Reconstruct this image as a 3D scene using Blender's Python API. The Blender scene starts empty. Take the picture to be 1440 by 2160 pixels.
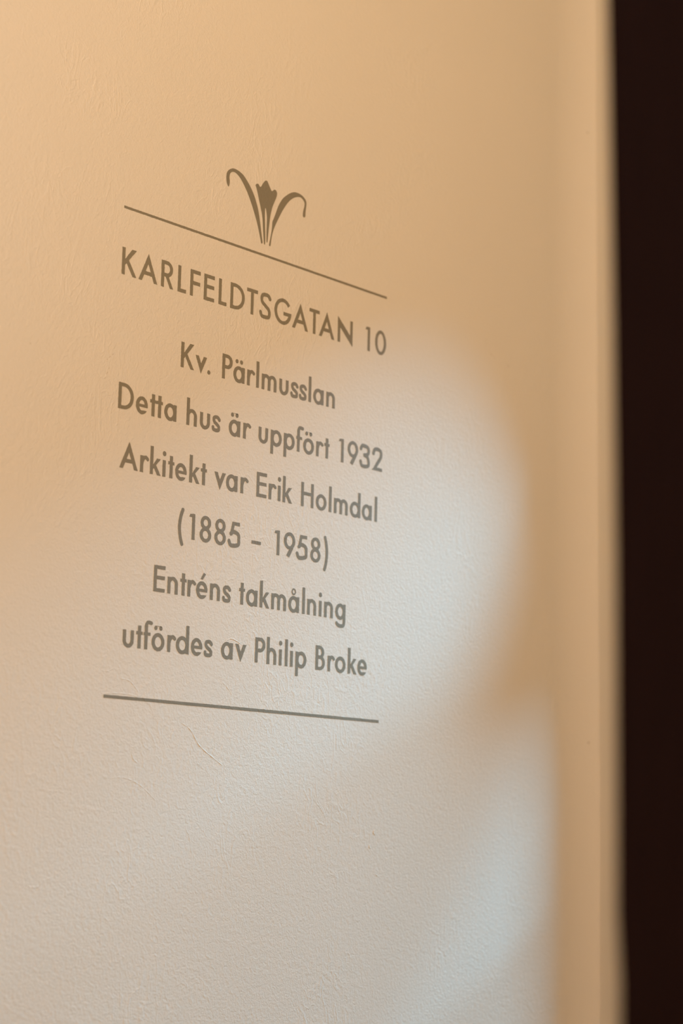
import bpy, bmesh, math
import numpy as np
from mathutils import Vector, Matrix
from mathutils.geometry import tessellate_polygon

S = bpy.context.scene
COL = S.collection
Z0 = 1.60                      # height of the lower painted rule above the floor

# ------------------------------------------------------------------ camera
CAM = bpy.data.cameras.new('camera')
cam = bpy.data.objects.new('camera', CAM)
COL.objects.link(cam)
right = Vector((0.65050419, -0.75916207, 0.0227433))
up = -Vector((0.13912576, 0.08966768, -0.98620674))
fwd = Vector((0.74665141, 0.64469579, 0.1639482))
loc = Vector((-1.38867237, -1.5206097, -0.1398983 + Z0))
cam.matrix_world = Matrix(((right.x, up.x, -fwd.x, loc.x), (right.y, up.y, -fwd.y, loc.y),
                           (right.z, up.z, -fwd.z, loc.z), (0, 0, 0, 1)))
CAM.sensor_fit = 'VERTICAL'
CAM.sensor_height = 36.0
CAM.sensor_width = 24.0
CAM.lens = 4131.76 / 2160 * 36.0
CAM.clip_start = 0.01
CAM.dof.use_dof = True
CAM.dof.focus_distance = 2.20
CAM.dof.aperture_fstop = 3.1
S.camera = cam

# ------------------------------------------------------------------ colour, world, lights
S.view_settings.view_transform = 'Standard'
S.view_settings.look = 'None'
S.view_settings.gamma = 1.0
S.view_settings.use_curve_mapping = False
S.view_settings.exposure = 0.0

world = bpy.data.worlds.new('world')
S.world = world
world.use_nodes = True
bg = world.node_tree.nodes['Background']
bg.inputs['Color'].default_value = (0.55, 0.8, 1.0, 1)
bg.inputs['Strength'].default_value = 0.04

LAMP_POS = Vector((-0.10, -1.90, 1.20 + Z0))
WARM_FILL_POS = Vector((-3.00, -0.50, 0.80 + Z0))
WARM_FILL_POWER = 200.0
WARM_FILL_COLOR = (1.0, 0.55, 0.20)
LAMP_POWER = 89.0
LAMP_COLOR = (1.0, 0.683, 0.372)
DAY_POS = Vector((4.023, -0.922, 2.798 + Z0))
DAY_AIM = Vector((0.35, 0.0, 0.05 + Z0))
DAY_POWER = 651.0
DAY_COLOR = (0.22, 0.648, 1.0)


def light(name, kind, pos, power, color, aim=None, **kw):
    d = bpy.data.lights.new(name, kind)
    d.energy = power
    d.color = color
    for k, v in kw.items():
        setattr(d, k, v)
    o = bpy.data.objects.new(name, d)
    o.location = pos
    if aim is not None:
        o.rotation_euler = (aim - pos).to_track_quat('-Z', 'Y').to_euler()
    COL.objects.link(o)
    return o


light('ceiling_lamp_light', 'POINT', LAMP_POS, LAMP_POWER, LAMP_COLOR, shadow_soft_size=0.10)
light('warm_fill_light', 'POINT', WARM_FILL_POS, WARM_FILL_POWER, WARM_FILL_COLOR, shadow_soft_size=0.10)  # added warm fill from far left, standing in for ambient light
light('daylight', 'AREA', DAY_POS, DAY_POWER, DAY_COLOR, DAY_AIM, shape='RECTANGLE', size=0.34, size_y=1.28)
light('cool_fill_light', 'AREA', Vector((-2.1, -0.75, 0.6 + Z0)), 17.0, DAY_COLOR, Vector((-0.1, 0.0, 0.3 + Z0)),  # added cool fill from the left; no window is built here
      shape='RECTANGLE', size=0.6, size_y=0.9)


# ------------------------------------------------------------------ materials
def new_mat(name):
    m = bpy.data.materials.new(name)
    m.use_nodes = True
    nt = m.node_tree
    b = nt.nodes['Principled BSDF']
    return m, nt, b


def plaster_bump(nt, b, strength, depth):
    """Fine rolled and trowelled plaster relief, in world metres."""
    N, L = nt.nodes, nt.links
    geo = N.new('ShaderNodeNewGeometry')

    def noise(scale, detail, dist=0.0, rough=0.55, vec=None):
        n = N.new('ShaderNodeTexNoise')
        n.inputs['Scale'].default_value = scale
        n.inputs['Detail'].default_value = detail
        n.inputs['Roughness'].default_value = rough
        n.inputs['Distortion'].default_value = dist
        L.new(vec or geo.outputs['Position'], n.inputs['Vector'])
        return n.outputs['Fac']

    def math_(op, a, c=None, clamp=False):
        n = N.new('ShaderNodeMath')
        n.operation = op
        n.use_clamp = clamp
        for i, q in enumerate((a, c)):
            if q is None:
                continue
            if isinstance(q, (int, float)):
                n.inputs[i].default_value = q
            else:
                L.new(q, n.inputs[i])
        return n.outputs[0]

    fine = noise(430.0, 3.0, 0.4, 0.6)
    mid = noise(190.0, 2.0, 0.8)
    # trowel creases: thin contour lines of a stretched noise, only in patches
    mp = N.new('ShaderNodeMapping')
    mp.inputs['Rotation'].default_value = (0, 0.7, 0)
    mp.inputs['Scale'].default_value = (1.0, 1.0, 0.45)
    L.new(geo.outputs['Position'], mp.inputs['Vector'])
    cr = noise(42.0, 2.0, 1.2, 0.5, mp.outputs['Vector'])
    line = math_('SUBTRACT', 1.0, math_('MULTIPLY', math_('ABSOLUTE', math_('SUBTRACT', cr, 0.5)), 26.0), True)
    patch = math_('MULTIPLY', math_('SUBTRACT', noise(7.0, 1.0), 0.47), 6.0, True)
    h = math_('ADD', math_('MULTIPLY', fine, 0.55), math_('MULTIPLY', mid, 0.75))
    h = math_('ADD', h, math_('MULTIPLY', math_('MULTIPLY', line, patch), 0.30))
    bp = N.new('ShaderNodeBump')
    bp.inputs['Strength'].default_value = strength
    bp.inputs['Distance'].default_value = depth
    L.new(h, bp.inputs['Height'])
    L.new(bp.outputs['Normal'], b.inputs['Normal'])
    return geo, noise, math_


def paint(name, col, rough=0.6, spec=0.2, strength=1.0, depth=0.0005, mottle=0.03):
    m, nt, b = new_mat(name)
    geo, noise, math_ = plaster_bump(nt, b, strength, depth)
    b.inputs['Roughness'].default_value = rough
    b.inputs['Specular IOR Level'].default_value = spec
    mix = nt.nodes.new('ShaderNodeMix')
    mix.data_type = 'RGBA'
    mix.inputs['A'].default_value = (*[c * (1 - mottle) for c in col], 1)
    mix.inputs['B'].default_value = (*[c * (1 + mottle) for c in col], 1)
    nt.links.new(noise(3.5, 3.0), mix.inputs['Factor'])
    nt.links.new(mix.outputs['Result'], b.inputs['Base Color'])
    return m


WALL = (0.80, 0.745, 0.66)
M_WALL = paint('cream_wall_paint', WALL)
M_LETTER = paint('brown_lettering_paint', (0.80 * 0.325, 0.745 * 0.312, 0.66 * 0.262), rough=0.6, spec=0.2,
                 depth=0.0004, mottle=0.04)
M_EMBLEM = M_LETTER
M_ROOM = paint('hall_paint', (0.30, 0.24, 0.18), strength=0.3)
M_FAR = paint('low_bounce_hall_paint', (0.12, 0.09, 0.065), strength=0.3)  # darker copy of the hall paint, to hold back bounced light


def plain(name, col, rough=0.6, spec=0.3, scale=30.0, var=0.25, stretch=(1, 1, 1), bump=0.0005):
    m, nt, b = new_mat(name)
    N, L = nt.nodes, nt.links
    geo = N.new('ShaderNodeNewGeometry')
    mp = N.new('ShaderNodeMapping')
    mp.inputs['Scale'].default_value = stretch
    L.new(geo.outputs['Position'], mp.inputs['Vector'])
    n = N.new('ShaderNodeTexNoise')
    n.inputs['Scale'].default_value = scale
    n.inputs['Detail'].default_value = 4.0
    L.new(mp.outputs['Vector'], n.inputs['Vector'])
    mix = N.new('ShaderNodeMix')
    mix.data_type = 'RGBA'
    mix.inputs['A'].default_value = (*[c * (1 - var) for c in col], 1)
    mix.inputs['B'].default_value = (*[c * (1 + var) for c in col], 1)
    L.new(n.outputs['Fac'], mix.inputs['Factor'])
    L.new(mix.outputs['Result'], b.inputs['Base Color'])
    b.inputs['Roughness'].default_value = rough
    b.inputs['Specular IOR Level'].default_value = spec
    bp = N.new('ShaderNodeBump')
    bp.inputs['Distance'].default_value = bump
    L.new(n.outputs['Fac'], bp.inputs['Height'])
    L.new(bp.outputs['Normal'], b.inputs['Normal'])
    return m


M_DARK = plain('dark_stained_wood', (0.0075, 0.0034, 0.0030), rough=0.8, spec=0.02, stretch=(6, 6, 0.5))
M_FLOOR = plain('stone_floor', (0.12, 0.10, 0.08), rough=0.5, scale=12)
M_CEIL = plain('ceiling_paint', (0.40, 0.35, 0.28), rough=0.8, scale=8, var=0.04)
M_SPECK = plain('dark_speck', (0.16, 0.10, 0.06), rough=0.9, spec=0.0, scale=900)
M_PENCIL = plain('faint_scuff', (0.50, 0.40, 0.31), rough=0.9, spec=0.0, scale=700, var=0.35)
M_METAL = plain('aged_brass', (0.25, 0.17, 0.07), rough=0.35, spec=0.5, scale=80)
M_METAL.node_tree.nodes['Principled BSDF'].inputs['Metallic'].default_value = 1.0

M_GLASS = bpy.data.materials.new('clear_door_glass')
M_GLASS.use_nodes = True
nt = M_GLASS.node_tree
nt.nodes.remove(nt.nodes['Principled BSDF'])
tr = nt.nodes.new('ShaderNodeBsdfTransparent')
gl = nt.nodes.new('ShaderNodeBsdfGlossy')
gl.inputs['Roughness'].default_value = 0.02
mx = nt.nodes.new('ShaderNodeMixShader')
mx.inputs['Fac'].default_value = 0.05
nt.links.new(tr.outputs[0], mx.inputs[1])
nt.links.new(gl.outputs[0], mx.inputs[2])
nt.links.new(mx.outputs[0], nt.nodes['Material Output'].inputs['Surface'])


# ------------------------------------------------------------------ mesh helpers
def link(name, verts, faces, mat, parent=None, smooth=False, loc=(0, 0, 0)):
    me = bpy.data.meshes.new(name)
    me.from_pydata([tuple(v) for v in verts], [], [tuple(f) for f in faces])
    me.materials.append(mat)
    me.update()
    if smooth:
        me.polygons.foreach_set('use_smooth', [True] * len(me.polygons))
    o = bpy.data.objects.new(name, me)
    o.location = loc
    COL.objects.link(o)
    if parent is not None:
        o.parent = parent
    return o


def boxes(name, bs, mat, parent=None, bevel=0.0):
    bm = bmesh.new()
    for (x0, x1, y0, y1, z0, z1) in bs:
        r = bmesh.ops.create_cube(bm, size=1.0)
        for v in r['verts']:
            v.co = Vector(((x0 + x1) / 2 + v.co.x * (x1 - x0), (y0 + y1) / 2 + v.co.y * (y1 - y0),
                           (z0 + z1) / 2 + v.co.z * (z1 - z0)))
    if bevel:
        bmesh.ops.bevel(bm, geom=list(bm.edges), offset=bevel, segments=2, affect='EDGES')
    me = bpy.data.meshes.new(name)
    bm.to_mesh(me)
    bm.free()
    me.materials.append(mat)
    o = bpy.data.objects.new(name, me)
    COL.objects.link(o)
    if parent is not None:
        o.parent = parent
    return o


def structure(o, label=None):
    o['kind'] = 'structure'
    if label:
        o['label'] = label
    return o


# ------------------------------------------------------------------ the lettered wall: flat, then a shallow cove, then a big bullnose corner
TAB_Z = [-2.0, -0.381, -0.318, -0.23, -0.089, 0.241, 0.583, 0.831, 1.086, 2.0]
TAB_X = [0.9189, 0.9189, 0.9188, 0.9186, 0.9183, 0.9128, 0.9096, 0.9071, 0.9055, 0.9040]
R_NOSE = 0.30
TURN = math.radians(14)
BACK_Y = 0.30
CEIL = 3.30


def wall_profile(z):
    xa = float(np.interp(z, TAB_Z, TAB_X))
    r = R_NOSE
    pts = [(-4.4, 0.0), (-2.0, 0.0), (-1.0, 0.0), (0.0, 0.0), (0.5, 0.0)]
    # cove: turns by TURN while running out 12 mm
    dy = -0.012
    dx = -dy * 2 / math.tan(TURN) * 1.0
    n = 14
    for i in range(n + 1):
        t = i / n
        pts.append((xa - dx * (1 - t), dy * t * t))
    # past a soft crease the corner rounds away
    a0 = math.radians(-5)
    cx, cy = xa - r * math.sin(a0), dy + r * math.cos(a0)
    for i in range(1, 21):
        a = a0 + math.radians(40) * i / 20
        pts.append((cx + r * math.sin(a), cy - r * math.cos(a)))
    ex, ey = pts[-1]
    pts.append((ex + 0.006, ey + 0.03))
    pts.append((ex + 0.008, BACK_Y))
    pts.append((-4.4, BACK_Y))
    return pts


zs = sorted(set([-Z0, -1.0, -0.6] + [round(q, 3) for q in np.arange(-0.5, 1.3, 0.03)] + [CEIL - Z0]))
verts, faces = [], []
prof = [wall_profile(z) for z in zs]
npf = len(prof[0])
for z, pr in zip(zs, prof):
    verts += [(x, y, z + Z0) for x, y in pr]
for k in range(len(zs) - 1):
    for i in range(npf):
        j = (i + 1) % npf
        faces.append((k * npf + i, k * npf + j, (k + 1) * npf + j, (k + 1) * npf + i))
faces.append(tuple(range(npf - 1, -1, -1)))
faces.append(tuple((len(zs) - 1) * npf + i for i in range(npf)))
wall = structure(link('wall_left', verts, faces, M_WALL, smooth=True),
                 'cream plaster wall carrying the brown lettering, ending in a rounded corner')
try:
    wall.data.set_sharp_from_angle(angle=math.radians(5))
except Exception:
    pass

# ------------------------------------------------------------------ the rest of the hall
DX = 1.11                                        # inner face of the door wall
STILE = -0.092
structure(boxes('floor', [(-4.6, 1.5, -3.7, 0.5, -0.12, 0.0)], M_FLOOR))
structure(boxes('ceiling', [(-4.6, DX + 0.02, -3.7, 0.5, CEIL, CEIL + 0.1)], M_CEIL))
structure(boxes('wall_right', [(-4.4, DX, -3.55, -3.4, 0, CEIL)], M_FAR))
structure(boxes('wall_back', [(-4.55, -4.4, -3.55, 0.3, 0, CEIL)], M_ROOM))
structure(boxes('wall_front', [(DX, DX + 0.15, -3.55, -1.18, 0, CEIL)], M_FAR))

# unseen door added beyond the frame; arched corners and slanting bars shape the daylight
door = boxes('unseen_door', [(DX, DX + 0.02, STILE, 0.6, 0.0, CEIL)], M_DARK)
structure(door, 'unseen dark wooden door added beyond the rounded wall corner, its bars shaped to pattern the daylight')


def plate(name, outline, mat, x0=DX, x1=DX + 0.02, parent=door):
    """A flat board in the plane of the door wall from an outline in (distance from the lettered wall, height)."""
    k = len(outline)
    vs = [(x, -y, z) for x in (x0, x1) for y, z in outline]
    fs = [tuple(range(k)), tuple(range(2 * k - 1, k - 1, -1))] + [((i + 1) % k, i, i + k, (i + 1) % k + k) for i in range(k)]
    o = link(name, vs, fs, mat, parent)
    bm = bmesh.new()
    bm.from_mesh(o.data)
    bmesh.ops.recalc_face_normals(bm, faces=bm.faces)
    bm.to_mesh(o.data)
    bm.free()
    return o


ST, FAR = -STILE, 0.46
YS = list(np.concatenate([np.linspace(ST, 0.27, 24), [FAR]]))


def corner(y, y1, depth):
    q = min(max((y1 - y) / (y1 - ST), 0), 1)
    return depth * (1 - math.sqrt(1 - q * q))


def head_z(y):
    return Z0 + 0.863 - 0.582 * (y - 0.15) - corner(y, 0.214, 0.70)


def bar_z(y):
    return Z0 + 0.337 + 0.416 * (y - 0.15)


plate('shadow_head', [(ST, CEIL)] + [(y, head_z(y)) for y in YS] + [(FAR, CEIL)], M_DARK)  # lower edge curved to cut off the top of the daylight pool
plate('shadow_rail', [(y, bar_z(y) - corner(y, 0.168, 0.079)) for y in YS] + [(y, bar_z(y) + 0.054 + corner(y, 0.174, 0.478)) for y in reversed(YS)], M_DARK)  # added rail, placed to cast the diagonal shadow band
plate('shadow_bar', [(y, Z0 + 0.002 + 0.644 * (y - 0.15)) for y in (ST, FAR)] + [(y, Z0 + 0.031 + 0.644 * (y - 0.15)) for y in (FAR, ST)], M_DARK)  # added bar, placed to cast the fainter lower shadow
boxes('bottom_panel', [(DX, DX + 0.02, -FAR, STILE, 0.0, 0.55)], M_DARK, door)
boxes('far_stile', [(DX, DX + 0.02, -1.18, -FAR, 0.0, CEIL)], M_DARK, door)
boxes('door_pane', [(DX + 0.008, DX + 0.012, -FAR, STILE, 0.55, 0.88 + Z0)], M_GLASS, door)

# dark wooden door post standing in the hall, close to the viewer; only its blurred left edge is in the picture
POST_X0, POST_X1, POST_BACK = -0.49, -0.43, -1.06
EDGE = [(-0.9368, 0.3819), (-0.9375, 0.3382), (-0.9395, 0.2382), (-0.9414, 0.1412), (-0.9432, 0.0079), (-0.9437, -0.1199), (-0.9437, -0.176), (-0.9447, -0.192), (-0.9458, -0.210), (-0.946, -0.2665)]
out = [(EDGE[0][0], CEIL)] + [(y, z + Z0) for y, z in EDGE] + [(EDGE[-1][0], 0.0), (POST_BACK, 0.0), (POST_BACK, CEIL)]
k = len(out)
vs = [(x, y, z) for x in (POST_X0, POST_X1) for y, z in out]
fs = [tuple(range(k)), tuple(range(2 * k - 1, k - 1, -1))] + [((i + 1) % k, i, i + k, (i + 1) % k + k) for i in range(k)]
post = link('trim_1', vs, fs, M_DARK)
bm = bmesh.new()
bm.from_mesh(post.data)
bmesh.ops.recalc_face_normals(bm, faces=bm.faces)
bm.to_mesh(post.data)
bm.free()
structure(post, 'dark brown wooden door post, blurred along the right side of the view')


# ------------------------------------------------------------------ lettering: outlines from signed distance fields
STEP = 0.22          # mm
THICK = 0.00016


class G:
    """Distance-field drawing board in millimetres."""
    def __init__(self, w, y0, y1, seed=0):
        self.x = np.arange(-2.0, w + 2.0 + STEP, STEP)
        self.y = np.arange(y0 - 2.0, y1 + 2.0 + STEP, STEP)
        self.X, self.Y = np.meshgrid(self.x, self.y)
        self.d = np.full(self.X.shape, 9.0)
        self.seed = seed

    def add(self, f):
        self.d = np.minimum(self.d, f)

    def sub(self, f):
        self.d = np.maximum(self.d, -f)

    def box(self, x0, x1, y0, y1):
        return np.maximum(np.maximum(x0 - self.X, self.X - x1), np.maximum(y0 - self.Y, self.Y - y1))

    def poly(self, *p):
        a = sum(p[i][0] * p[(i + 1) % len(p)][1] - p[(i + 1) % len(p)][0] * p[i][1] for i in range(len(p)))
        if a < 0:
            p = p[::-1]
        d = np.full(self.X.shape, -99.0)
        for i in range(len(p)):
            (ax, ay), (bx, by) = p[i], p[(i + 1) % len(p)]
            l = math.hypot(bx - ax, by - ay)
            d = np.maximum(d, ((by - ay) * (self.X - ax) - (bx - ax) * (self.Y - ay)) / l)
        return d

    def ell(self, cx, cy, rx, ry):
        u, v = (self.X - cx) / rx, (self.Y - cy) / ry
        k = np.sqrt(u * u + v * v) + 1e-6
        g = np.sqrt((u / rx) ** 2 + (v / ry) ** 2) + 1e-6
        return k * (k - 1) / g

    def ring(self, cx, cy, rx, ry, s, t):
        return np.maximum(self.ell(cx, cy, rx, ry), -self.ell(cx, cy, rx - s, ry - t))

    def path(self, pts, w, smooth=True):
        if smooth and len(pts) > 2:
            pts = catmull(pts, 10)
        d = np.full(self.X.shape, 99.0)
        for i in range(len(pts) - 1):
            (ax, ay), (bx, by) = pts[i], pts[i + 1]
            l = math.hypot(bx - ax, by - ay)
            ux, uy = (bx - ax) / l, (by - ay) / l
            al = (self.X - ax) * ux + (self.Y - ay) * uy
            pe = np.abs((self.X - ax) * uy - (self.Y - ay) * ux)
            d = np.minimum(d, np.maximum(pe - w / 2, np.maximum(-al, al - l)))
            if i:
                d = np.minimum(d, np.hypot(self.X - ax, self.Y - ay) - w / 2)
        return d

    def bowl(self, right, y0, y1, s, t):
        """A D-shaped bowl attached to a stem at x = 0."""
        ry = (y1 - y0) / 2
        cy = (y0 + y1) / 2
        rx = min(ry * 1.02, right * 0.72)
        cx = right - rx
        out = np.minimum(self.box(0, cx + 0.6, y0, y1), np.maximum(self.ell(cx, cy, rx, ry), cx - self.X))
        inn = np.minimum(self.box(-1, cx + 0.6, y0 + t, y1 - t), np.maximum(self.ell(cx, cy, rx - s, ry - t), cx - self.X))
        return np.maximum(out, -inn)

    def loops(self):
        """Marching squares over the field, slightly roughened like brushed paint."""
        rng = np.random.default_rng(self.seed)
        k = 5
        small = rng.normal(0, 1, (self.d.shape[0] // k + 3, self.d.shape[1] // k + 3))
        iy = np.arange(self.d.shape[0]) / k
        ix = np.arange(self.d.shape[1]) / k
        y0, x0 = iy.astype(int), ix.astype(int)
        fy, fx = (iy - y0)[:, None], (ix - x0)[None, :]
        n = (small[y0][:, x0] * (1 - fy) * (1 - fx) + small[y0][:, x0 + 1] * (1 - fy) * fx
             + small[y0 + 1][:, x0] * fy * (1 - fx) + small[y0 + 1][:, x0 + 1] * fy * fx)
        return march(self.x, self.y, self.d + 0.10 * n)


def catmull(p, n, closed=False):
    out = []
    m = len(p)
    for i in range(m if closed else m - 1):
        if closed:
            a, b, c, d = p[i - 1], p[i], p[(i + 1) % m], p[(i + 2) % m]
        else:
            b, c = p[i], p[i + 1]
            a = p[i - 1] if i else (2 * b[0] - c[0], 2 * b[1] - c[1])
            d = p[i + 2] if i + 2 < m else (2 * c[0] - b[0], 2 * c[1] - b[1])
        for k in range(n):
            t = k / n
            out.append(tuple(0.5 * (2 * b[q] + (c[q] - a[q]) * t + (2 * a[q] - 5 * b[q] + 4 * c[q] - d[q]) * t * t
                                    + (3 * b[q] - a[q] - 3 * c[q] + d[q]) * t ** 3) for q in (0, 1)))
    if not closed:
        out.append(tuple(p[-1]))
    return out


def march(xs, ys, d):
    d = np.where(np.abs(d) < 1e-6, 1e-6, d)
    ins = d < 0
    seg = {}
    c = ins[:-1, :-1] * 1 + ins[:-1, 1:] * 2 + ins[1:, 1:] * 4 + ins[1:, :-1] * 8
    # directed edges with the inside on the left; edge ids: 0 bottom 1 right 2 top 3 left
    table = {1: [(0, 3)], 2: [(1, 0)], 3: [(1, 3)], 4: [(2, 1)], 5: [(0, 3), (2, 1)], 6: [(2, 0)], 7: [(2, 3)],
             8: [(3, 2)], 9: [(0, 2)], 10: [(1, 0), (3, 2)], 11: [(1, 2)], 12: [(3, 1)], 13: [(0, 1)], 14: [(3, 0)]}

    def key(j, i, e):
        return ((j, i, 0), (j, i + 1, 1), (j + 1, i, 0), (j, i, 1))[e]

    def point(k):
        j, i, v = k
        if v == 0:
            a, b = d[j, i], d[j, i + 1]
            return (xs[i] + (xs[i + 1] - xs[i]) * a / (a - b), ys[j])
        a, b = d[j, i], d[j + 1, i]
        return (xs[i], ys[j] + (ys[j + 1] - ys[j]) * a / (a - b))

    for j, i in zip(*np.nonzero((c > 0) & (c < 15))):
        for a, b in table[int(c[j, i])]:
            seg[key(j, i, a)] = key(j, i, b)
    loops = []
    while seg:
        k0, k = seg.popitem()
        ring = [k0]
        while k != k0 and k in seg:
            ring.append(k)
            k = seg.pop(k)
        pts = [point(q) for q in ring]
        area = 0.5 * sum(pts[i - 1][0] * pts[i][1] - pts[i][0] * pts[i - 1][1] for i in range(len(pts)))
        if len(pts) > 8 and abs(area) > 0.3:
            loops.append(thin(pts))
    return loops


def thin(pts, tol=0.025):
    """Drop points that lie on the chord of their neighbours."""
    keep = list(pts)
    for _ in range(3):
        out = []
        i = 0
        while i < len(keep):
            out.append(keep[i])
            a, b, c = keep[i], keep[(i + 1) % len(keep)], keep[(i + 2) % len(keep)]
            l = math.hypot(c[0] - a[0], c[1] - a[1]) + 1e-9
            h = abs((c[0] - a[0]) * (b[1] - a[1]) - (c[1] - a[1]) * (b[0] - a[0])) / l
            i += 2 if (h < tol and i + 1 < len(keep)) else 1
        if len(out) == len(keep):
            break
        keep = out
    return keep


def flat_shape(name, loops, mat, parent, ox, oz):
    """A thin painted shape on the wall: loops in mm around (ox, oz) mm, front face towards -Y."""
    vs2 = [p for lp in loops for p in lp]
    tris = tessellate_polygon([[Vector((x, y, 0)) for x, y in lp] for lp in loops])
    n = len(vs2)
    verts = [(x / 1000, -THICK, y / 1000) for x, y in vs2] + [(x / 1000, 0.0004, y / 1000) for x, y in vs2]
    faces = []
    for t in tris:
        a, b, c = (vs2[i] for i in t)
        ar = (b[0] - a[0]) * (c[1] - a[1]) - (b[1] - a[1]) * (c[0] - a[0])
        if abs(ar) < 1e-9:
            continue
        faces.append(t if ar > 0 else (t[0], t[2], t[1]))
    s = 0
    for lp in loops:
        m = len(lp)
        for i in range(m):
            a, b = s + i, s + (i + 1) % m
            faces.append((b, a, a + n, b + n))
        s += m
    return link(name, verts, faces, mat, parent, loc=(ox / 1000, 0, oz / 1000))


ASC, XH, DESC = 31.0, 18.4, 10.0


def draw(ch, w, cap, s, t, seed):
    """Return (base loops, accent loops or None, accent name)."""
    H = cap
    g = G(w, -DESC, 33.0, seed)
    acc = None
    aname = None
    base = {'ä': 'a', 'å': 'a', 'ö': 'o', 'é': 'e'}.get(ch, ch)
    if base == 'K':
        g.add(g.box(0, s, 0, H))
        g.add(g.poly((0.66 * w, H), (0.965 * w, H), (s * 0.9, 0.335 * H), (s * 0.9, 0.56 * H)))
        g.add(g.poly((s * 0.95, 0.56 * H), (s * 0.95 + 0.17 * w, 0.67 * H), (w, 0), (0.735 * w, 0)))
    elif base == 'A':
        ta = s * 1.13
        out = g.poly((0, 0), (w / 2, H * 1.045), (w, 0))
        inn = g.poly((ta, -2), (w / 2, H * 1.045 * (1 - 2 * ta / w) + 0.0), (w - ta, -2))
        inn = g.poly((ta, 0), (w / 2, H * 1.045 * (1 - 2 * ta / w)), (w - ta, 0))
        inn = np.maximum(g.poly((ta - 2 * w / (2 * H), -2), (w / 2, H * 1.045 * (1 - 2 * ta / w)), (w - ta + 2 * w / (2 * H), -2)), -99)
        d = np.maximum(out, -inn)
        g.add(d)
        g.add(np.maximum(g.box(0, w, 0.235 * H, 0.235 * H + t * 1.02), out))
    elif base == 'R':
        g.add(g.box(0, s, 0, H))
        g.add(g.bowl(w * 0.94, 0.40 * H, H, s, t))
        g.add(g.poly((0.33 * w, 0.44 * H), (0.60 * w, 0.44 * H), (w, 0), (0.735 * w, 0)))
    elif base == 'P':
        g.add(g.box(0, s, 0, H))
        g.add(g.bowl(w, 0.42 * H, H, s, t))
    elif base == 'B':
        g.add(g.box(0, s, 0, H))
        g.add(g.bowl(w * 0.90, 0.5 * H - t * 0.3, H, s, t * 0.95))
        g.add(g.bowl(w, 0, 0.5 * H + t * 0.7, s, t * 0.95))
    elif base == 'D':
        g.add(g.box(0, s, 0, H))
        g.add(g.bowl(w, 0, H, s, t))
    elif base in 'EFL':
        g.add(g.box(0, s, 0, H))
        if base != 'F':
            g.add(g.box(0, w, 0, t))
        if base != 'L':
            g.add(g.box(0, w, H - t, H))
            y = 0.435 * H if base == 'F' else 0.47 * H
            g.add(g.box(0, w * 0.975, y, y + t))
    elif base == 'T':
        g.add(g.box(0, w, H - t, H))
        g.add(g.box((w - s) / 2, (w + s) / 2, 0, H))
    elif base == 'H':
        g.add(g.box(0, s, 0, H))
        g.add(g.box(w - s, w, 0, H))
        g.add(g.box(0, w, 0.475 * H, 0.475 * H + t))
    elif base == 'N':
        v = 0.31 * H
        top, bot = H + 1.6, -1.6
        sl = (top - bot - v) / w
        g.add(g.poly((0, 0), (s, 0), (s, top - sl * s), (0, top)))
        g.add(g.poly((w, H), (w - s, H), (w - s, bot + sl * s), (w, bot)))
        g.add(g.poly((0, top), (w, bot + v), (w, bot), (0, top - v)))
    elif base == 'S' or base == 's':
        h = H if base == 'S' else XH
        o = 0.5
        k = s * (0.98 if base == 'S' else 0.88)
        q = k / 2
        if base == 'S':
            pts = [(w - 1.4, h * 0.80), (w * 0.76, h * 0.925), (w * 0.52, h + o - q), (w * 0.26, h * 0.90), (w * 0.12 + 1.0, h * 0.755),
                   (w * 0.26, h * 0.61), (w * 0.56, h * 0.49), (w * 0.80, h * 0.385), (w - q, h * 0.26), (w * 0.82, h * 0.095), (w * 0.46, q - o),
                   (w * 0.20, h * 0.085), (q * 0.72, h * 0.23)]
        else:
            pts = [(w - 1.2, h * 0.755), (w * 0.72, h * 0.89), (w * 0.48, h + o - q), (w * 0.25, h * 0.85), (w * 0.18 + 0.4, h * 0.715),
                   (w * 0.34, h * 0.57), (w * 0.64, h * 0.45), (w * 0.83, h * 0.34), (w - q, h * 0.245), (w * 0.80, h * 0.12), (w * 0.45, q - o),
                   (w * 0.19, h * 0.125), (q * 0.75, h * 0.27)]
        g.add(g.path(pts, k))
    elif base == 'G':
        cx, cy, r = w * 0.515, H / 2, w * 0.515
        g.add(g.ring(cx, cy, r, H / 2 + 0.6, s, t * 1.02))
        g.sub(g.poly((cx + 1.0, cy), (w + 4, cy), (w + 4, cy + (w + 4 - cx) * 0.80), (cx + 3.5, cy + 2.2)))
        g.add(g.box(w * 0.55, w - 0.4, cy - t, cy))
    elif base == '0':
        g.add(g.ring(w / 2, H / 2, w / 2, H / 2 + 0.5, s, t))
    elif base == '1':
        g.add(g.box(w - s, w, 0, H))
        g.add(g.poly((0.0, 0.875 * H), (w * 0.16, H * 0.985), (w, H), (w, H - t * 0.95)))
    elif base == '8':
        ru, rl = w * 0.455, w * 0.5
        g.add(g.ring(w / 2, H * 0.745, ru, H * 0.27, s * 0.97, t * 0.97))
        g.add(g.ring(w / 2, H * 0.275, rl, H * 0.293, s, t * 0.97))
    elif base == '9':
        cy, ry = H * 0.665, H * 0.352
        g.add(g.ring(w / 2, cy, w / 2, ry, s, t))
        g.add(g.poly((w * 0.60, 0.46 * H), (w * 0.955, 0.52 * H), (w * 0.50, -0.3), (w * 0.235, 0.055 * H)))
    elif base == '3':
        k = s * 0.97
        q = k / 2
        pts = [(w * 0.10, H * 0.775), (w * 0.24, H * 0.92), (w * 0.48, H + 0.5 - q), (w * 0.78, H * 0.895), (w * 0.88, H * 0.735),
               (w * 0.76, H * 0.595), (w * 0.44, H * 0.545)]
        g.add(g.path(pts, k))
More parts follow.
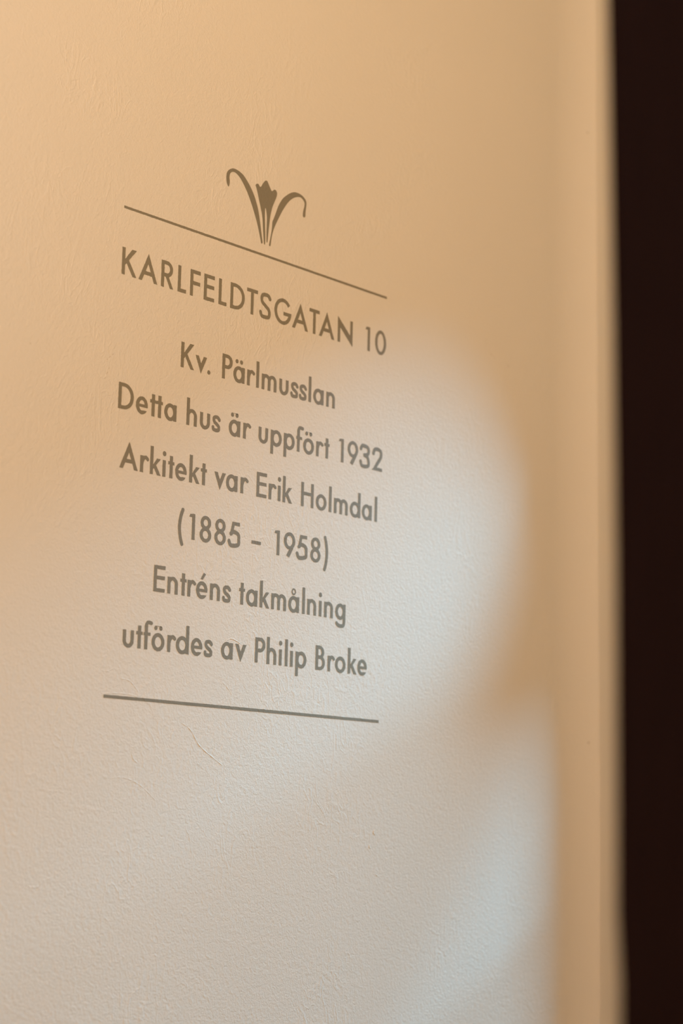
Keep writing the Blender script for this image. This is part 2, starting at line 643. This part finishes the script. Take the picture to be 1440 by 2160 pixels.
        pts = [(w * 0.44, H * 0.545), (w * 0.76, H * 0.475), (w - q, H * 0.285), (w * 0.84, H * 0.115), (w * 0.50, q - 0.5),
               (w * 0.22, H * 0.085), (q * 0.8, H * 0.265)]
        g.add(g.path(pts, k))
    elif base == '2':
        k = s * 0.98
        q = k / 2
        pts = [(q + 0.3, H * 0.70), (w * 0.24, H * 0.885), (w * 0.52, H + 0.5 - q), (w * 0.83, H * 0.87), (w * 0.885, H * 0.71),
               (w * 0.79, H * 0.54), (w * 0.58, H * 0.36), (w * 0.30, H * 0.10)]
        g.add(g.path(pts, k))
        g.sub(g.box(-3, w + 3, -9, 0))
        g.add(g.poly((0, 0), (w, 0), (w, t), (w * 0.22, t)))
    elif base == '5':
        k = s * 0.98
        q = k / 2
        g.add(g.box(w * 0.34, w * 0.94, H - t, H))
        g.add(g.poly((w * 0.34, H), (w * 0.34 + s * 0.95, H), (w * 0.14 + s * 0.95, 0.46 * H), (w * 0.14, 0.46 * H)))
        pts = [(w * 0.22, H * 0.505), (w * 0.36, H * 0.585), (w * 0.56, H * 0.60), (w * 0.84, H * 0.515), (w - q, H * 0.325),
               (w * 0.85, H * 0.13), (w * 0.50, q - 0.5), (w * 0.22, H * 0.075), (q * 0.7, H * 0.235)]
        g.add(g.path(pts, k))
    elif base == '-':
        g.add(g.box(0, w, 8.0, 11.8))
    elif base in '()':
        q = s * 0.48
        pts = [(w - q, 32.0), (w * 0.42, 23.5), (q, 12.0), (w * 0.42, 0.8), (w - q, -7.6)]
        if base == ')':
            pts = [(w - x, y) for x, y in pts]
        g.add(g.path(pts, s * 0.96))
    elif base == '.':
        g.add(g.ell(w / 2, w / 2 - 0.3, w / 2, w / 2))
    elif base in ('a', 'd', 'g', 'p', 'o', 'e'):
        cy = XH / 2 + 0.05
        ry = XH / 2 + 0.65
        if base in 'oe':
            g.add(g.ring(w / 2, cy, w / 2, ry, s, t * 1.02))
        elif base == 'p':
            g.add(g.ring(w / 2 + 0.3, cy, w / 2 - 0.3, ry, s, t * 1.02))
        else:
            g.add(g.ring(w / 2 - 0.3, cy, w / 2 - 0.3, ry, s, t * 1.02))
        if base == 'a':
            g.add(g.box(w - s, w, 0, XH))
        elif base == 'd':
            g.add(g.box(w - s, w, 0, ASC))
        elif base == 'p':
            g.add(g.box(0, s, -DESC, XH))
        elif base == 'g':
            g.add(g.box(w - s, w, -2.5, XH))
            q = s / 2
            g.add(g.path([(w - q, 0.0), (w - q, -2.6), (w * 0.80, -7.0), (w * 0.52, -DESC - 0.2 + q), (w * 0.28, -7.0), (w * 0.13, -4.6)], s * 0.92))
        elif base == 'e':
            yb = XH * 0.40
            g.sub(np.maximum(g.box(w / 2 - 1.0, w + 3, yb - 3.4, yb), g.ell(w / 2, cy, w / 2 - s, ry - t * 1.02) * 0 - 1))
            g.add(np.maximum(g.box(s * 0.5, w, yb, yb + t * 0.80), g.ell(w / 2, cy, w / 2, ry)))
    elif base in ('n', 'h', 'm'):
        g.add(g.box(0, s, 0, XH if base != 'h' else ASC))
        aw = w if base != 'm' else (w + s) / 2
        r = aw / 2
        cy = XH + 0.5 - r
        for k in range(1 if base != 'm' else 2):
            x0 = k * (aw - s)
            g.add(np.maximum(g.ring(x0 + r, cy, r, r, s, t), cy - g.Y))
            g.add(g.box(x0 + aw - s, x0 + aw, 0, cy + 0.7))
    elif base == 'u':
        r = w / 2
        cy = r - 0.5
        g.add(np.maximum(g.ring(r, cy, r, r, s, t), g.Y - cy))
        g.add(g.box(0, s, cy - 0.7, XH))
        g.add(g.box(w - s, w, cy - 0.7, XH))
    elif base == 'r':
        g.add(g.box(0, s, 0, XH))
        g.add(g.path([(s * 0.55, 9.0), (s * 0.80, 13.2), (s * 1.28, 16.3), (w * 0.70, 16.8), (w - 0.9, 14.9)], t * 0.98))
    elif base == 't':
        g.add(g.box((w - s) / 2, (w + s) / 2, 0, 24.6))
        g.add(g.box(0, w, XH - t * 0.86, XH))
    elif base == 'f':
        x = w * 0.12
        g.add(g.box(x, x + s, 0, 26.2))
        g.add(g.box(0, w * 0.90, XH - t * 0.86, XH))
        q = s / 2
        g.add(g.path([(x + q, 24.0), (x + q + 0.1, 26.3), (x + q + 1.5, 28.6), (x + q + 3.4, 29.2), (w + 0.2, 28.6)], s * 0.86))
    elif base == 'l':
        g.add(g.box((w - s) / 2, (w + s) / 2, 0, ASC))
    elif base == 'i':
        g.add(g.box((w - s) / 2, (w + s) / 2, 0, XH))
    elif base == 'k':
        g.add(g.box(0, s, 0, ASC))
        g.add(g.poly((0.62 * w, XH), (0.965 * w, XH), (s * 0.9, XH * 0.30), (s * 0.9, XH * 0.56)))
        g.add(g.poly((s * 0.95, 0.52 * XH), (s * 0.95 + 0.20 * w, 0.70 * XH), (w, 0), (0.67 * w, 0)))
    elif base == 'v':
        ta = s * 1.12
        out = g.poly((0, XH), (w / 2, -1.6), (w, XH))
        kk = (XH + 1.6) * (1 - 2 * ta / w)
        e = 2.0 * (w / 2 - ta) / kk
        inn = g.poly((ta - e, XH + 2), (w / 2, XH - kk), (w - ta + e, XH + 2))
        g.add(np.maximum(out, -inn))
    loops = g.loops()
    if ch in 'äåöéi' and ch != base or ch == 'i':
        a = G(w, 18.0, 33.0, seed + 7)
        if ch in 'äö':
            for sx in (-3.7, 3.7):
                a.add(a.ell(w / 2 - 0.2 + sx, 24.3, 2.45, 2.45))
            aname = 'diaeresis'
        elif ch == 'å':
            a.add(a.ring(w / 2 - 0.4, 24.0, 3.8, 4.0, 1.95, 1.95))
            aname = 'ring_accent'
        elif ch == 'é':
            a.add(a.poly((6.6, 21.6), (10.0, 20.9), (14.6, 27.4), (11.0, 29.0)))
            aname = 'acute_accent'
        else:
            a.add(a.ell(w / 2, 25.6, 2.75, 2.8))
            aname = 'letter_dot'
        acc = a.loops()
    return loops, acc, aname


# character, left edge and right edge along the wall in mm (0 = left end of the painted rules)
LINES = [
    (455.2, 30.4, 4.65, 4.25, 'large brown capital lettering of the street address and house number, under the top rule',
     "K -0.1 22.1 | A 24.9 53.6 | R 58.9 78.0 | L 84.8 97.9 | F 104.0 120.3 | E 125.9 142.9 | L 149.6 163.2 | D 168.9 192.9 | T 196.2 214.7 | S 218.0 237.4 | G 243.4 272.5 | A 274.8 303.3 | T 305.1 323.7 | A 322.9 351.6 | N 357.4 385.5 | 1 409.9 418.9 | 0 428.7 450.4"),
    (370.8, 28.9, 4.75, 4.1, 'short brown line of lettering beginning Kv., just below the capital lettering',
     "K 93.8 114.8 | v 116.6 134.9 | . 135.9 141.0 | P 159.4 176.5 | ä 178.1 196.7 | r 201.0 212.9 | l 216.1 220.9 | m 225.6 250.8 | u 255.9 271.5 | s 275.6 288.6 | s 290.7 303.8 | l 307.3 312.1 | a 315.9 334.6 | n 339.1 355.6"),
    (307.5, 28.9, 4.75, 4.1, 'brown line of lettering beginning Detta and ending in the year 1932',
     "D 2.9 25.7 | e 29.1 46.5 | t 49.9 59.4 | t 59.4 69.4 | a 71.4 90.5 | h 105.8 122.2 | u 126.7 143.2 | s 146.1 159.6 | ä 173.2 192.5 | r 196.7 209.6 | u 222.8 239.1 | p 243.6 262.5 | p 266.1 285.1 | f 287.9 299.1 | ö 300.4 319.3 | r 323.7 335.4 | t 337.9 348.0 | 1 364.5 373.8 | 9 381.2 400.8 | 3 403.6 423.3 | 2 427.2 447.2"),
    (243.8, 28.9, 4.75, 4.1, 'brown line of lettering beginning Arkitekt, directly above the bracketed years',
     "A 8.4 35.7 | r 38.4 51.1 | k 53.1 70.1 | i 72.0 77.1 | t 80.4 90.2 | e 91.6 109.2 | k 113.4 129.8 | t 131.2 140.8 | v 152.4 171.6 | a 172.1 190.5 | r 195.4 208.0 | E 222.0 239.4 | r 242.5 255.2 | i 257.9 263.7 | k 266.6 283.4 | H 298.8 321.2 | o 325.1 344.7 | l 348.6 353.8 | m 358.0 383.9 | d 387.4 407.7 | a 409.7 429.7 | l 433.8 440.0"),
    (180.5, 28.9, 4.75, 4.1, 'brown bracketed pair of years 1885 and 1958 joined by a dash',
     "( 98.9 108.4 | 1 115.7 125.5 | 8 132.7 151.4 | 8 156.2 174.5 | 5 177.6 198.2 | - 216.5 232.4 | 1 254.9 263.8 | 9 271.0 291.1 | 5 292.9 312.6 | 8 318.0 336.0 | ) 341.1 349.7"),
    (117.1, 28.9, 4.75, 4.1, 'brown line of lettering beginning with an accented word, directly below the bracketed years',
     "E 65.4 82.6 | n 86.3 102.2 | t 105.6 115.3 | r 116.8 129.2 | é 130.3 148.2 | n 152.4 167.8 | s 172.1 185.1 | t 198.9 208.4 | a 210.2 229.5 | k 233.4 249.3 | m 252.4 278.1 | å 282.1 300.1 | l 305.7 310.7 | n 314.5 330.8 | i 335.2 340.6 | n 344.6 361.2 | g 365.1 383.9"),
    (53.7, 28.9, 4.75, 4.1, 'lowest brown line of lettering beginning in lower case, right above the thick bottom rule',
     "u 23.5 39.9 | t 43.1 52.3 | f 53.7 65.2 | ö 65.8 85.2 | r 89.1 101.9 | d 102.6 122.1 | e 125.0 143.6 | s 146.1 158.7 | a 172.8 191.7 | v 195.4 213.5 | P 227.9 244.9 | h 247.3 264.0 | i 267.7 273.5 | l 278.0 283.5 | i 287.0 292.5 | p 296.2 316.0 | B 331.7 348.6 | r 353.3 365.8 | o 366.9 386.1 | k 389.9 407.0 | e 408.0 425.8"),
]
# one width for every occurrence of a character
W = {}
for i, ln in enumerate(LINES):
    for tok in ln[5].split('|'):
        c, a, b = tok.split()
        W.setdefault((c.replace('ä', 'a').replace('å', 'a').replace('ö', 'o').replace('é', 'e'), i == 0), []).append(float(b) - float(a))
W = {k: sum(v) / len(v) - 0.15 for k, v in W.items()}

seed = 1
for i, (zb, cap, s, t, label, spec) in enumerate(LINES):
    toks = [q.split() for q in spec.split('|')]
    x_first = float(toks[0][1])
    row = bpy.data.objects.new('painted_text_line', None)
    row.empty_display_size = 0.02
    row.location = (x_first / 1000, 0, zb / 1000 + Z0)
    COL.objects.link(row)
    row['label'] = label
    row['category'] = 'lettering'
    row['group'] = 'lines of brown lettering on the wall'
    for c, a, b in toks:
        seed += 1
        a, b = float(a), float(b)
        w = W[(c.replace('ä', 'a').replace('å', 'a').replace('ö', 'o').replace('é', 'e'), i == 0)]
        loops, acc, aname = draw(c, w, cap, s, t, seed)
        nm = 'numeral' if c.isdigit() else {'(': 'bracket', ')': 'bracket', '-': 'dash', '.': 'full_stop'}.get(c, 'letter')
        o = flat_shape(nm, loops, M_LETTER, row, (a + b) / 2 - w / 2 - x_first, 0)
        if acc:
            flat_shape(aname, acc, M_LETTER, o, 0, 0)

# ------------------------------------------------------------------ rules
def rule(z, h, label, seed):
    g = G(450.0, -h / 2, h / 2, seed)
    g.add(g.box(0, 450.0, -h / 2, h / 2))
    root = flat_shape('painted_rule', g.loops(), M_LETTER, None, 0, 0)
    root.location = (0, 0, z / 1000 + Z0)
    root['label'] = label
    root['category'] = 'painted line'
    root['group'] = 'brown rules above and below the lettering'


rule(530.6, 2.8, 'thin brown rule above the capital lettering, under the flower emblem', 900)
rule(0.0, 3.4, 'thicker brown rule below the last line of lettering', 901)

# ------------------------------------------------------------------ flower emblem
EX, EZ = 225.0, 544.0
LEAF_A = [(159.7, 597.2), (156.9, 601.2), (155.8, 607.5), (156.4, 612.4), (158.5, 616.0), (162.3, 619.0), (166.1, 620.7), (170.1, 621.2), (175.4, 620.6), (180.1, 619.3), (184.2, 617.5), (189.8, 613.1), (195.4, 607.9), (200.3, 602.1), (204.0, 596.8), (206.9, 591.3), (210.2, 584.0), (213.1, 574.2), (215.5, 564.3), (218.4, 551.5), (219.8, 545.2), (218.7, 543.9), (217.4, 544.1), (215.5, 549.8), (212.4, 558.7), (208.6, 568.2), (204.9, 575.9), (200.5, 584.3), (196.1, 591.8), (191.8, 598.3), (186.8, 604.6), (181.9, 610.0), (177.1, 613.9), (172.3, 616.4), (169.0, 617.1), (165.7, 616.4), (163.1, 614.8), (161.4, 611.9), (161.1, 608.0), (161.8, 603.5), (161.2, 599.5)]
BLOOM = [(205.0, 611.0), (206.0, 612.8), (208.0, 613.8), (210.0, 613.7), (213.5, 611.3), (218.0, 617.5), (221.3, 621.1), (223.0, 621.8), (225.0, 621.4), (228.3, 617.0), (232.7, 611.8), (235.4, 613.1), (237.6, 614.7), (239.9, 614.5), (241.9, 612.4), (242.0, 609.0), (240.6, 604.7), (238.0, 599.2), (235.2, 593.1), (233.6, 588.3), (231.9, 581.1), (230.3, 570.0), (229.0, 558.1), (228.1, 548.2), (227.4, 547.3), (226.6, 547.8), (226.1, 555.4), (225.9, 565.0), (226.0, 575.6), (225.3, 581.3), (223.7, 587.6), (222.8, 587.6), (222.3, 586.3), (222.4, 577.6), (223.3, 565.3), (224.0, 554.9), (224.1, 544.8), (223.2, 543.8), (222.1, 544.8), (221.1, 552.2), (219.9, 561.5), (218.9, 570.9), (217.2, 579.1), (214.5, 587.1), (211.5, 595.0), (208.4, 603.8), (206.1, 609.0)]
LEAF_B = [(231.1, 544.6), (232.4, 544.0), (233.4, 544.9), (234.5, 551.8), (236.2, 559.9), (239.3, 568.5), (244.4, 578.5), (250.9, 589.9), (256.8, 598.8), (262.8, 606.3), (268.2, 611.2), (273.7, 614.7), (279.3, 616.8), (283.6, 617.5), (287.2, 616.3), (290.1, 614.1), (291.2, 611.5), (290.8, 607.4), (289.2, 602.0), (288.7, 596.9), (289.6, 594.7), (291.6, 594.5), (293.0, 596.6), (293.3, 602.1), (294.2, 608.3), (294.6, 612.4), (293.7, 615.6), (291.0, 618.3), (286.3, 620.5), (280.6, 621.6), (274.9, 621.4), (270.7, 620.4), (265.2, 617.8), (259.0, 613.4), (252.9, 608.1), (248.3, 601.9), (244.4, 595.1), (241.3, 587.4), (238.1, 579.8), (235.6, 574.3), (235.2, 567.4), (234.1, 560.4), (232.4, 552.2), (231.3, 547.1)]
emb = bpy.data.objects.new('flower_emblem', None)
emb.location = (EX / 1000, 0, EZ / 1000 + Z0)
emb.empty_display_size = 0.02
COL.objects.link(emb)
emb['label'] = 'brown crocus emblem with two drooping leaves standing above the top rule'
emb['category'] = 'emblem'
for nm, pts in (('leaf', LEAF_A), ('flower', BLOOM), ('leaf', LEAF_B)):
    lp = catmull([(x - EX, z - EZ) for x, z in pts], 4, True)
    ar = sum(lp[i - 1][0] * lp[i][1] - lp[i][0] * lp[i - 1][1] for i in range(len(lp)))
    flat_shape(nm, [lp if ar > 0 else lp[::-1]], M_EMBLEM, emb, 0, 0)


# ------------------------------------------------------------------ small wear marks on the plaster (parts of the wall)
def blob(name, x, z, r, h, mat, y=0.0, sx=1.0):
    n = 12
    vs = [(0, -h, 0)]
    for k in range(n):
        a = 2 * math.pi * k / n
        rr = r * (0.8 + 0.35 * math.sin(k * 2.3 + x))
        vs.append((sx * rr * math.cos(a), 0.0002, rr * math.sin(a)))
    fs = [(0, 1 + k, 1 + (k + 1) % n) for k in range(n)]
    return link(name, vs, fs, mat, wall, smooth=True, loc=(x / 1000, y, z / 1000 + Z0))


for x, z, r in ((87, 357, .8), (-65, -8, 1.0), (729, 441, 1.1), (-98, 283, .6), (-100, 233, .5), (12, 744, .5), (106, 516, .6),
                (109, 588, .5), (751, 762, .8), (751, 753, .8), (93, 357, .4), (300, -176, .7), (560, 420, .7), (538, 391, .9)):
    blob('speck', x, z, r / 1000, 0.0001, M_SPECK)
blob('speck', 895, -3, 0.0014, 0.0001, M_SPECK, y=-0.0088)
blob('speck', 889, 877, 0.0013, 0.0001, M_SPECK, y=-0.0090)


def ridge(name, pts, w, h, mat):
    """A low half-round crease following a curve on the wall, tapering at both ends."""
    p = catmull(pts, 8)
    vs, fs = [], []
    n = 5
    for i, (x, z) in enumerate(p):
        a, b = p[max(i - 1, 0)], p[min(i + 1, len(p) - 1)]
        l = math.hypot(b[0] - a[0], b[1] - a[1]) + 1e-9
        nx, nz = -(b[1] - a[1]) / l, (b[0] - a[0]) / l
        f = math.sin(math.pi * (i + 0.3) / (len(p) - 0.4)) ** 0.5 if 0 < i < len(p) - 1 else 0.12
        f *= 0.75 + 0.25 * math.sin(i * 1.7)
        for k in range(n):
            u = -1 + 2 * k / (n - 1)
            vs.append(((x + nx * u * w * f) / 1000, 0.0001 - h * f * (1 - u * u) / 1000, (z + nz * u * w * f) / 1000 + Z0))
    for i in range(len(p) - 1):
        for k in range(n - 1):
            a = i * n + k
            fs.append((a, a + 1, a + n + 1, a + n))
    return link(name, vs, fs, mat, wall, smooth=True)


for pts in ([(661, 527), (659, 517), (660, 509)], [(665, 506), (672, 503), (689, 497)], [(700, 496), (719, 494)],
            [(-9, 355), (-14, 343), (-20, 330)], [(-1, 369), (-11, 361), (-19, 353)], [(-125, 357), (-118, 349)],
            [(405, -231), (409, -232), (413, -230)]):
    ridge('scuff_mark', pts, 0.55, 0.16, M_PENCIL)
for pts, w, h in (([(105, -18), (128, -27), (144, -44), (167, -57), (197, -72)], 1.0, .35),
                  ([(10, -85), (26, -83), (43, -85), (61, -92), (82, -106), (93, -111)], .9, .25),
                  ([(179, 73), (188, 77), (198, 75), (208, 71)], 1.0, .4),
                  ([(-10, 27), (3, 26), (13, 30)], .9, .25),
                  ([(14, 20), (34, 19), (45, 12), (53, 4)], 1.0, .3),
                  ([(-12, 1), (15, 4), (38, 4), (53, 1)], .8, .3),
                  ([(-96, -192), (-88, -195), (-77, -195), (-68, -188), (-46, -186)], 1.0, .3),
                  ([(-95, 200), (-86, 211), (-77, 213), (-67, 212), (-60, 208)], .7, .2),
                  ([(126, -133), (130, -138), (134, -145), (142, -180)], .8, .25),
                  ([(170, 31), (185, 22), (197, 10)], .9, .25),
                  ([(-76, -101), (-59, -100), (-45, -102)], .9, .2),
                  ([(-45, 311), (-20, 317), (4, 313), (22, 298)], .7, .15),
                  ([(65, 224), (76, 222), (94, 217)], .7, .2),
                  ([(-45, 116), (-41, 89), (-42, 62)], .6, .15),
                  ([(43, -54), (46, -63), (55, -68)], .9, .35),
                  ([(447, -129), (445, -133), (448, -136)], 1.6, .6),
                  ([(439, -147), (437, -150), (441, -152)], 1.5, .5),
                  ([(450, -182), (455, -185)], 1.2, .4)):
    ridge('plaster_ridge', pts, w * 1.25, h * 1.35, M_WALL)
